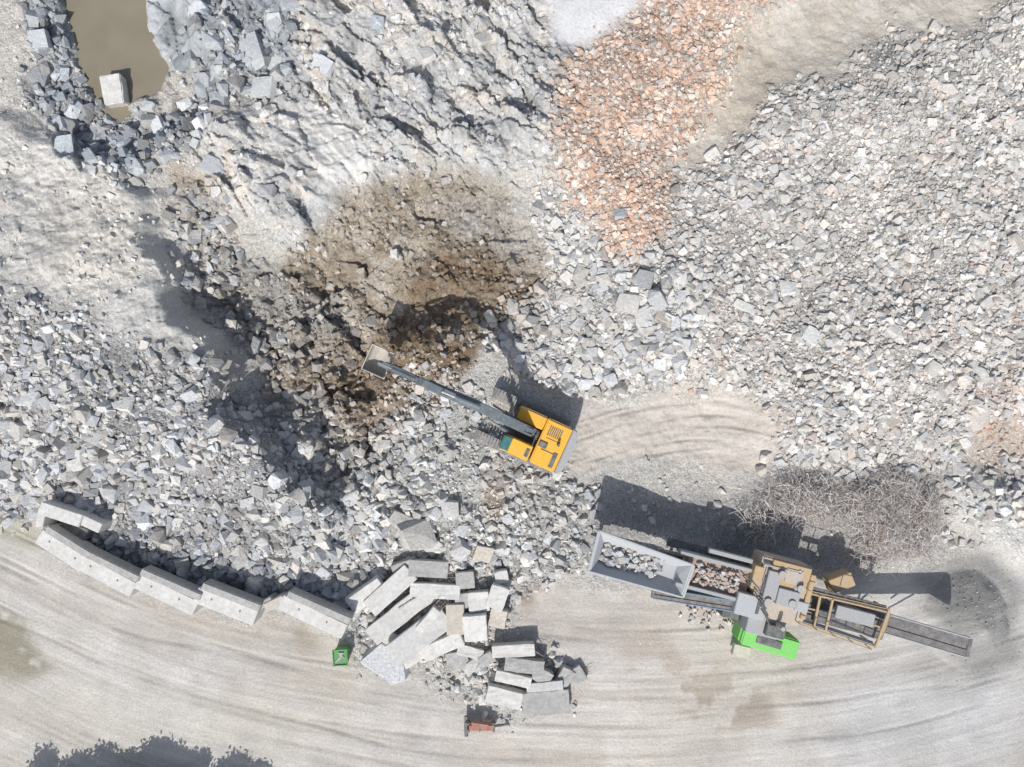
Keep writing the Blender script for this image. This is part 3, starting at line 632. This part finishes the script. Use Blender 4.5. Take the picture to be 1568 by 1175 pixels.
pb('lid_plate',1216,884,26,22,A0,3.52,3.58,mat=TAN); pb('side_rail_1',1166,912,5,60,A0,3.3,3.42,mat=DRK); pb('side_rail_2',1228,930,20,16,A0,3.3,3.5,mat=LGR)
bm=bmesh.new()
for i,(qx,qy) in enumerate(((1198,880),(1213,925),(1176,922),(1226,902))): addcyl(bm,.2,.12,T(P(qx,qy,3.75)),20)
addcyl(bm,.12,.9,T(P(1195,960,3.7)),16)
for i in range(9): rod(bm,P(1165+i*9,868+i*2.6,3.4),P(1158+i*9,890+i*2.6,3.35),.025,6)
finish(bm,'hatches_and_exhaust',STL,cr)
bm=bmesh.new()
for k in range(6):
    a=P(1130+k*4,870+k*8,2.6); c_=P(1165+k*3,905+k*11,3.5); mm=a.lerp(c_,.5)+Vector((0,0,.5)); rod(bm,a,mm,.035,6); rod(bm,mm,c_,.035,6)
for k in range(8):
    a=P(1235+k*13,900+k*6,2.9); rod(bm,a,a+Vector((random.uniform(-.4,.9),random.uniform(-1.2,.1),random.uniform(-.2,.3))),.03,6)
finish(bm,'hoses',DRK,cr)
def conveyor(name,a,b,w,mat):
    bm=bmesh.new(); d=(b-a).normalized(); s=Vector((-d.y,d.x,0)).normalized()
    for q in(-1,1):
        beam(bm,a+s*q*w/2,b+s*q*w/2,.08,.22); 
    n=int((b-a).length/.8)
    for i in range(n+1):
        c=a.lerp(b,i/n)-Vector((0,0,.12)); beam(bm,c-s*w/2,c+s*w/2,.06,.06)
    finish(bm,name+'_frame',mat,cr)
    bm=bmesh.new(); 
    for q in(-1,0,1):
        off=s*q*w*.29+Vector((0,0,.06 if q else .0)); beam(bm,a+off,b+off,w*.31,.03,.0)
    rod(bm,a-s*w*.45,a+s*w*.45,.12); rod(bm,b-s*w*.45,b+s*w*.45,.12); finish(bm,name+'_belt',BLT,cr)
conveyor('side_conveyor',P(1000,908,1.9),P(1136,930,2.9),.6,BLUP)
conveyor('side_conveyor_return',P(1010,900,1.6),P(1120,916,2.2),.4,GRY)
conveyor('transfer_conveyor',P(1228,915,2.3),P(1352,966,2.7),1.15,LGR)
conveyor('discharge_conveyor',P(1300,938,1.6),P(1483,992,3.5),1.1,LGR)
bm=bmesh.new()
def pline(pts,z,w=.10,h=.12):
    for a,b in zip(pts,pts[1:]): beam(bm,P(*a,z),P(*b,z),w,h)
pline([(1236,908),(1362,938),(1352,968),(1338,990),(1220,952)],3.2); pline([(1232,930),(1355,962)],3.1)
for a,b in (((1256,912),(1246,960)),((1275,918),(1264,966)),((1362,932),(1340,992))): pline([a,b],3.25,.13,.12)
for q in ((1236,908),(1340,990),(1362,936),(1275,918),(1264,966)): beam(bm,P(*q,3.1),Vector((P(*q,3.1).x,P(*q,3.1).y,1.3)),.12,.12)
for a,b in (((1240,905),(1360,933)),((1225,956),(1335,995))): 
    pline([a,b],4.0,.05,.05)
    for f in (0,.25,.5,.75,1): 
        q=P(a[0]+(b[0]-a[0])*f,a[1]+(b[1]-a[1])*f,4.0); beam(bm,q,q-Vector((0,0,.85)),.05,.05)
finish(bm,'walkway_frame',ORA,cr)
pb('walkway_grating_1',1300,918,118,10,A0,2.95,3.02,mat=DRK); pb('walkway_grating_2',1283,970,112,10,A0-4,2.95,3.02,mat=GRY)
pb('yellow_toolbox',1290,893,36,22,A0+35,1.6,2.6,mat=ORA); pb('magnet_separator',1310,944,60,20,A0,3.0,3.3,mat=GRY); pb('magnet_drum',1262,946,28,20,A0,2.7,3.18,mat=DRK)
bm=bmesh.new()
for f in (.35,.7):
    q=P(1300+183*f,938+54*f,2.4+.7*f); 
    for s in(-1,1): beam(bm,q+ay*s*.45-Vector((0,0,.2)),Vector((q.x,q.y,0))-ax*1.8*f+ay*s*.3+Vector((0,0,1.0)),.09,.09)
finish(bm,'conveyor_struts',GRY,cr)
for i,(tx,ty) in enumerate(((1150,868),(1135,925))): q=P(tx,ty,0); track(f'crawler_track_{i+1}',q.x,q.y,gz(q)-.05,4.6,.5,1.0,ar,cr,DRK)
mk=M([(1045,925),(1130,945),(1125,965),(1050,945)],.2,False); BUCK.clear(); scatter('x',mk,12000,.1,.3,np.vstack([PAL_W,PAL_B[:2]]),lift=.6)
l=BUCK['x'][0]; build_rocks('crusher_spill_pile',np.stack([l[0],l[1],l[2]+.1],-1),l[3],l[3]*.8,l[3]*.7,rng.uniform(0,6,len(l[0])),l[6],l[4])
BUCK.clear(); mk=M(HEAP,.7)*.7; scatter('x',mk,14000,.04,.12,np.array([(.36,.35,.34),(.28,.28,.27),(.42,.41,.39)]),lift=.1,gm=.6)
l=BUCK['x'][0]; build_rocks('gravel_heap',np.stack([l[0],l[1],l[2]],-1),l[3],l[3]*.8,l[3]*.7,rng.uniform(0,6,len(l[0])),l[6],l[4])
# ---------------------------------------------------------------- retaining wall
wl=empty('retaining_wall',P(300,880,0))
WS=[(62,815,134,862),(115,850,208,898),(207,882,303,926),(301,904,394,942),(431,916,531,962)]
for i,(x0,y0,x1,y1) in enumerate(WS):
    zt=1.7-.035*(i%3); a=P(x0,y0,zt); b2=P(x1,y1,zt); d=(b2-a).normalized(); bm=bmesh.new()
    addbox(bm,((b2-a).length-.08,.95,1.7),frame(a,b2)@T((0,-.25,-.85),random.uniform(-.015,.015)),.04)
    finish(bm,f'lower_block_{i+1}',CON,wl)
    bm=bmesh.new()
    for q in (-1,1): addbox(bm,(.1,.1,.06),frame(a,b2)@T((q*.9,-.2,.03)),.02)
    finish(bm,f'lifting_eye_{i+1}',GRY,wl)
    bm=bmesh.new()
    addbox(bm,((b2-a).length-.25,.45,1.0),frame(a,b2)@T((.15,.50,-.24),.02),.05)
    finish(bm,f'backing_block_{i+1}',COND,wl)
for i,(cx,cy,l_,w_,an,z1,mt) in enumerate(((92,788,66,20,-18,2.2,CON),(137,802,36,16,-25,2.05,CON),(112,812,44,18,-20,1.25,DRK),(62,792,12,30,-10,2.1,CON),(420,925,14,32,-65,1.6,CONB),(404,925,10,28,-60,1.53,COND))):  # the dark box stands in for a shaded gap between blocks
    pbox(f'end_block_{i+1}',cx,cy,l_,w_,an,0,z1,mt,wl)
# ---------------------------------------------------------------- concrete slab pile
sp=empty('concrete_slab_pile',P(700,960,0))
SL=[(560,912,60,28,35,.9),(597,905,85,30,42,1.0),(655,872,60,26,-4,.9),(666,906,76,22,-3,.9),(602,950,86,30,38,.8),(642,975,100,38,36,1.1),(677,990,66,24,24,.8),(712,889,28,26,5,.9),(708,921,23,24,5,.8),(733,922,32,30,5,1.0),(697,950,28,46,2,1.0),(728,962,36,42,5,1.2),(762,916,28,36,-20,1.2),(763,948,26,28,-10,1.0),(767,884,20,20,10,.8),(640,925,60,20,30,.7),
(786,997,65,19,3,1.0),(803,1021,60,22,-8,1.0),(786,1041,56,17,-13,1.0),(830,1036,30,22,-30,.8),(772,1069,56,26,-15,.9),(834,1053,56,14,5,.9),(836,1078,72,36,4,.8),(864,1040,34,22,60,.6),(745,1010,24,18,30,.6),(720,1000,40,16,-15,.6),(700,1010,34,24,10,.4),(630,1005,34,26,30,.5),(620,870,40,22,20,.7),(590,975,40,20,-30,.6),(885,1035,20,24,30,.5),(655,950,44,14,50,1.2)]
SM=[CON,CON,COND,CON,CON,CON,CON,COND,COND,CON,CONB,CON,CON,CONB,CON,CON,CON,COND,CON,COND,CON,CON,COND,COND,COND,CON,COND,CON,COND,CON,COND,CON]
for i,(x,y,L,W,a,z1) in enumerate(SL):
    k=(H-z1)/H/25; p=P(x,y,z1); bm=bmesh.new(); th=.55 if W>16 else .4
    g0=gz(p)
    addbox(bm,(L*k,W*k,th),T((p.x,p.y,max(z1-th/2,g0+th*.35)),math.radians(a),random.gauss(0,.07),random.gauss(0,.09)),.025)
    bmesh.ops.subdivide_edges(bm,edges=[e for e in bm.edges if e.calc_length()>.5],cuts=5,use_grid_fill=True)
    for v in bm.verts: v.co+=mnoise.noise_vector(v.co*1.5)*.04+mnoise.noise_vector(v.co*6)*.025
    finish(bm,f'slab_{i+1}',SM[i],sp)
bm=bmesh.new()
for i in range(26):
    x,y,L,W,a,z1=random.choice(SL); s=random.choice((-1,1)); aa=math.radians(a)+ (0 if s>0 else math.pi); p=P(x,y,z1-.25)+Vector((math.cos(aa),math.sin(aa),0))*L/52
    for j in range(3):
        d=Vector((math.cos(aa+random.gauss(0,.5)),math.sin(aa+random.gauss(0,.5)),random.gauss(0,.3)))*random.uniform(.3,.7); o=Vector((-math.sin(aa),math.cos(aa),0))*random.uniform(-.3,.3); rod(bm,p+o-d*.1,p+o+d,.015,5)
finish(bm,'reinforcing_bars',RST,sp)
pbn=P(170,135,-.3); bk=bmesh.new(); addbox(bk,(1.25,1.75,1.1),T((pbn.x,pbn.y,-.85),.15,.05,.08),.06)
bmesh.ops.subdivide_edges(bk,edges=[e for e in bk.edges if e.calc_length()>.5],cuts=4,use_grid_fill=True)
for v in bk.verts: v.co+=mnoise.noise_vector(v.co*1.5)*.08+mnoise.noise_vector(v.co*5)*.04
finish(bk,'concrete_block',CON)
# ---------------------------------------------------------------- water
bm=bmesh.new(); wp=[P(x,y,-1.2) for x,y in [(60,-90),(300,-90),(300,200),(230,230),(130,230),(60,120)]]
bm.faces.new([bm.verts.new(p) for p in wp[::-1]])
bm.normal_update()
if bm.faces[:][0].normal.z<0: bmesh.ops.reverse_faces(bm,faces=bm.faces[:])
t=NT('muddy_water'); g_=t.n('ShaderNodeNewGeometry').outputs['Position']; x=t.n('ShaderNodeTexNoise',i_Scale=.6,i_Detail=5); t.l(g_,x.inputs['Vector'])
t.l(t.mix(x.outputs['Fac'],(.19,.165,.12),(.26,.235,.18)),t.b.inputs['Base Color']); t.b.inputs['Roughness'].default_value=.18
y=t.n('ShaderNodeTexNoise',i_Scale=5,i_Detail=3); t.l(g_,y.inputs['Vector']); bb=t.n('ShaderNodeBump',i_Strength=.1,i_Distance=.03); t.l(y.outputs['Fac'],bb.inputs['Height']); t.l(bb.outputs[0],t.b.inputs['Normal'])
finish(bm,'pond_water',t.m)
# ---------------------------------------------------------------- rebar scrap
n=5200; xs=rng.uniform(10,28,n*14); ys=rng.uniform(-12,-3,n*14); dn=M(REBAR,.4)*np.clip(.6+1.3*fbm(X*.8,Y*.8,3,77),.06,1); ok=rng.random(n*14)<sample(dn,xs,ys); xs=xs[ok][:n]; ys=ys[ok][:n]; n=len(xs)
zs=sample(Z,xs,ys)+rng.random(n)**1.5*1.1
SEG=6; ln=rng.uniform(.25,1.1,n); yaw=rng.uniform(0,6.28,n); cu=rng.normal(0,1.6,n); pit=rng.normal(0,.35,n); bend=rng.normal(0,.9,n); rad=rng.uniform(.007,.017,n)
VV=np.zeros((n,SEG+1,3,3)); p=np.stack([xs,ys,zs],-1); a=yaw.copy(); b_=pit.copy()
for s in range(SEG+1):
    d=np.stack([np.cos(a)*np.cos(b_),np.sin(a)*np.cos(b_),np.sin(b_)],-1); sd=np.stack([-np.sin(a),np.cos(a),0*a],-1); up=np.cross(d,sd)
    for q in range(3):
        VV[:,s,q]=p+(sd*math.cos(q*2.094)+up*math.sin(q*2.094))*rad[:,None]
    p=p+d*(ln/SEG)[:,None]; a+=cu/SEG; b_+=bend/SEG-.05
ii=np.arange(n)[:,None,None]*(SEG+1)*3; F=[]
for s in range(SEG):
    for q in range(3): F.append([s*3+q,s*3+(q+1)%3,(s+1)*3+(q+1)%3,(s+1)*3+q])
F=(np.array(F)[None]+ii).reshape(-1,4)
rbo=make_mesh('rebar_scrap_pile',VV.reshape(-1,3),quads=F)
cpal=np.array([(.60,.57,.55),(.50,.45,.42),(.66,.64,.62),(.50,.40,.34),(.72,.70,.68)]); rc=cpal[rng.integers(0,5,n)]
setcol(rbo,'Col',np.repeat(rc,(SEG+1)*3,axis=0)); rbo.data.materials.append(RM)
# ---------------------------------------------------------------- green bin
bn=empty('waste_bin',P(521,1007,0)); q=P(521,1007,1.0); rz=math.radians(4)
bm=bmesh.new(); addbox(bm,(.72,.8,.9),T((q.x,q.y,.55),rz),.04,1.12)
for sx in(-1,1): addcyl(bm,.1,.06,T((q.x+sx*.3,q.y+.35,.1),rz,0,math.pi/2))
finish(bm,'body',BING,bn); bm=bmesh.new()
for s in(-1,1): 
    addbox(bm,(.06,.95,.08),T((q.x+s*.42,q.y,1.03),rz),.01); addbox(bm,(.9,.06,.08),T((q.x,q.y+s*.46,1.035),rz),.01)
finish(bm,'rim',BING,bn); bm=bmesh.new()
for i in range(7): rod(bm,Vector((q.x-.3+.09*i,q.y-.3+.05*i,1.02)),Vector((q.x+.2-.05*i,q.y+.3,1.05)),.04,6)
finish(bm,'contents',COND,bn)
# ---------------------------------------------------------------- red hydraulic breaker lying on the ground
hb=empty('hydraulic_breaker',P(738,1112,0)); bm=bmesh.new(); a=P(714,1112,.5); b2=P(758,1112,.5)
beam(bm,a,b2,.42,.5,.08); beam(bm,P(722,1108,.8),P(748,1112,.8),.3,.2,.05); finish(bm,'housing',RED,hb)
bm=bmesh.new(); rod(bm,b2,P(780,1109,.4),.08); addbox(bm,(.3,.7,.5),T(P(716,1112,.5),.0),.06); addbox(bm,(.15,.6,.45),T(P(756,1112,.5)),.03); addbox(bm,(.1,.5,.55),T(P(735,1112,.53)),.03)
for s in(-1,1): addcyl(bm,.12,.8,T(P(714,1112+s*5,.5),0,0,math.pi/2))
finish(bm,'bracket_and_chisel',DRK,hb)
# ---------------------------------------------------------------- trees just south of the road (their shadow reaches in)
def leaf_mat():
    t=NT('leaves'); x=t.n('ShaderNodeTexNoise',i_Scale=2.5,i_Detail=4); t.l(t.n('ShaderNodeNewGeometry').outputs['Position'],x.inputs['Vector'])
    t.l(t.mix(x.outputs['Fac'],(.04,.07,.02),(.09,.13,.04)),t.b.inputs['Base Color']); t.b.inputs['Roughness'].default_value=.7; return t.m
LM=leaf_mat(); BK=paint('bark',(.12,.09,.07),.9,.2)
for (tx,ty,hh,rr) in ((-25.6,-26.7,4.8,2.4),(-22.0,-26.8,5.0,2.4),(-18.9,-27.1,4.8,2.3),(-29.0,-27.2,4.6,2.3),(-15.9,-27.8,4.4,2.1),(-24.0,-27.6,4.8,2.3),(-20.4,-27.7,4.8,2.3),(-27.4,-27.8,4.8,2.3)):
    e=empty('tree',(tx,ty,0)); bm=bmesh.new(); addcyl(bm,.2,hh*.6,T((tx,ty,hh*.3)),12,.1)
    cl=[]
    for i in range(14):
        d=Vector((random.gauss(0,1),random.gauss(0,1),random.uniform(-.2,1))).normalized()*rr*random.uniform(.3,.75); c=Vector((tx,ty,hh*.68))+Vector((d.x,d.y,d.z*.8)); cl.append(c)
        f=frame(Vector((tx,ty,hh*.4)),c)@Matrix.Rotation(math.pi/2,4,'Y'); addcyl(bm,.07,(c-Vector((tx,ty,hh*.4))).length,f,8,.03)
    finish(bm,'trunk_and_limbs',BK,e)
    n=6000; ci=rng.integers(0,len(cl),n); cc=np.array([c[:] for c in cl])[ci]+np.clip(rng.normal(0,.34,(n,3)),-.6,.6); r1=rng.normal(0,1,(n,3)); r1/=np.linalg.norm(r1,axis=1)[:,None]; r2=np.cross(r1,rng.normal(0,1,(n,3))); r2/=np.linalg.norm(r2,axis=1)[:,None]
    v=np.stack([cc-r1*.15,cc+r2*.09,cc+r1*.15,cc-r2*.09],1).reshape(-1,3); o=make_mesh('crown',v,quads=np.arange(4*n).reshape(-1,4)); o.data.materials.append(LM); o.parent=e; o.matrix_parent_inverse=Matrix.Translation(-e.location)
# ---------------------------------------------------------------- light, world, camera
w=bpy.data.worlds.new('World'); scene.world=w; w.use_nodes=True; nt=w.node_tree; bg=nt.nodes['Background']
sk=nt.nodes.new('ShaderNodeTexSky'); sk.sky_type='NISHITA'; sk.sun_disc=False; sk.dust_density=2.0
hs=nt.nodes.new('ShaderNodeHueSaturation'); hs.inputs['Saturation'].default_value=.78
EL=math.radians(51); sd=Vector((-.28,-.96,0)).normalized()
sk.sun_elevation=EL; sk.sun_rotation=math.atan2(sd.x,sd.y); nt.links.new(sk.outputs[0],hs.inputs['Color']); nt.links.new(hs.outputs[0],bg.inputs[0]); bg.inputs[1].default_value=.12
su=bpy.data.lights.new('sun','SUN'); su.energy=3.95; su.angle=math.radians(.53); su.color=(1,.965,.92)
so=bpy.data.objects.new('sun',su); scene.collection.objects.link(so)
dv=Vector((-sd.x*math.cos(EL),-sd.y*math.cos(EL),-math.sin(EL))); so.rotation_euler=dv.to_track_quat('-Z','Y').to_euler()
cam=bpy.data.cameras.new('camera'); co=bpy.data.objects.new('camera',cam); scene.collection.objects.link(co); co.location=(0,0,H); co.rotation_euler=(0,0,0)
cam.sensor_width=36; cam.lens=36*H/62.72; cam.clip_end=2000; scene.camera=co
scene.view_settings.view_transform='Standard'; scene.view_settings.look='None'; scene.view_settings.exposure=0
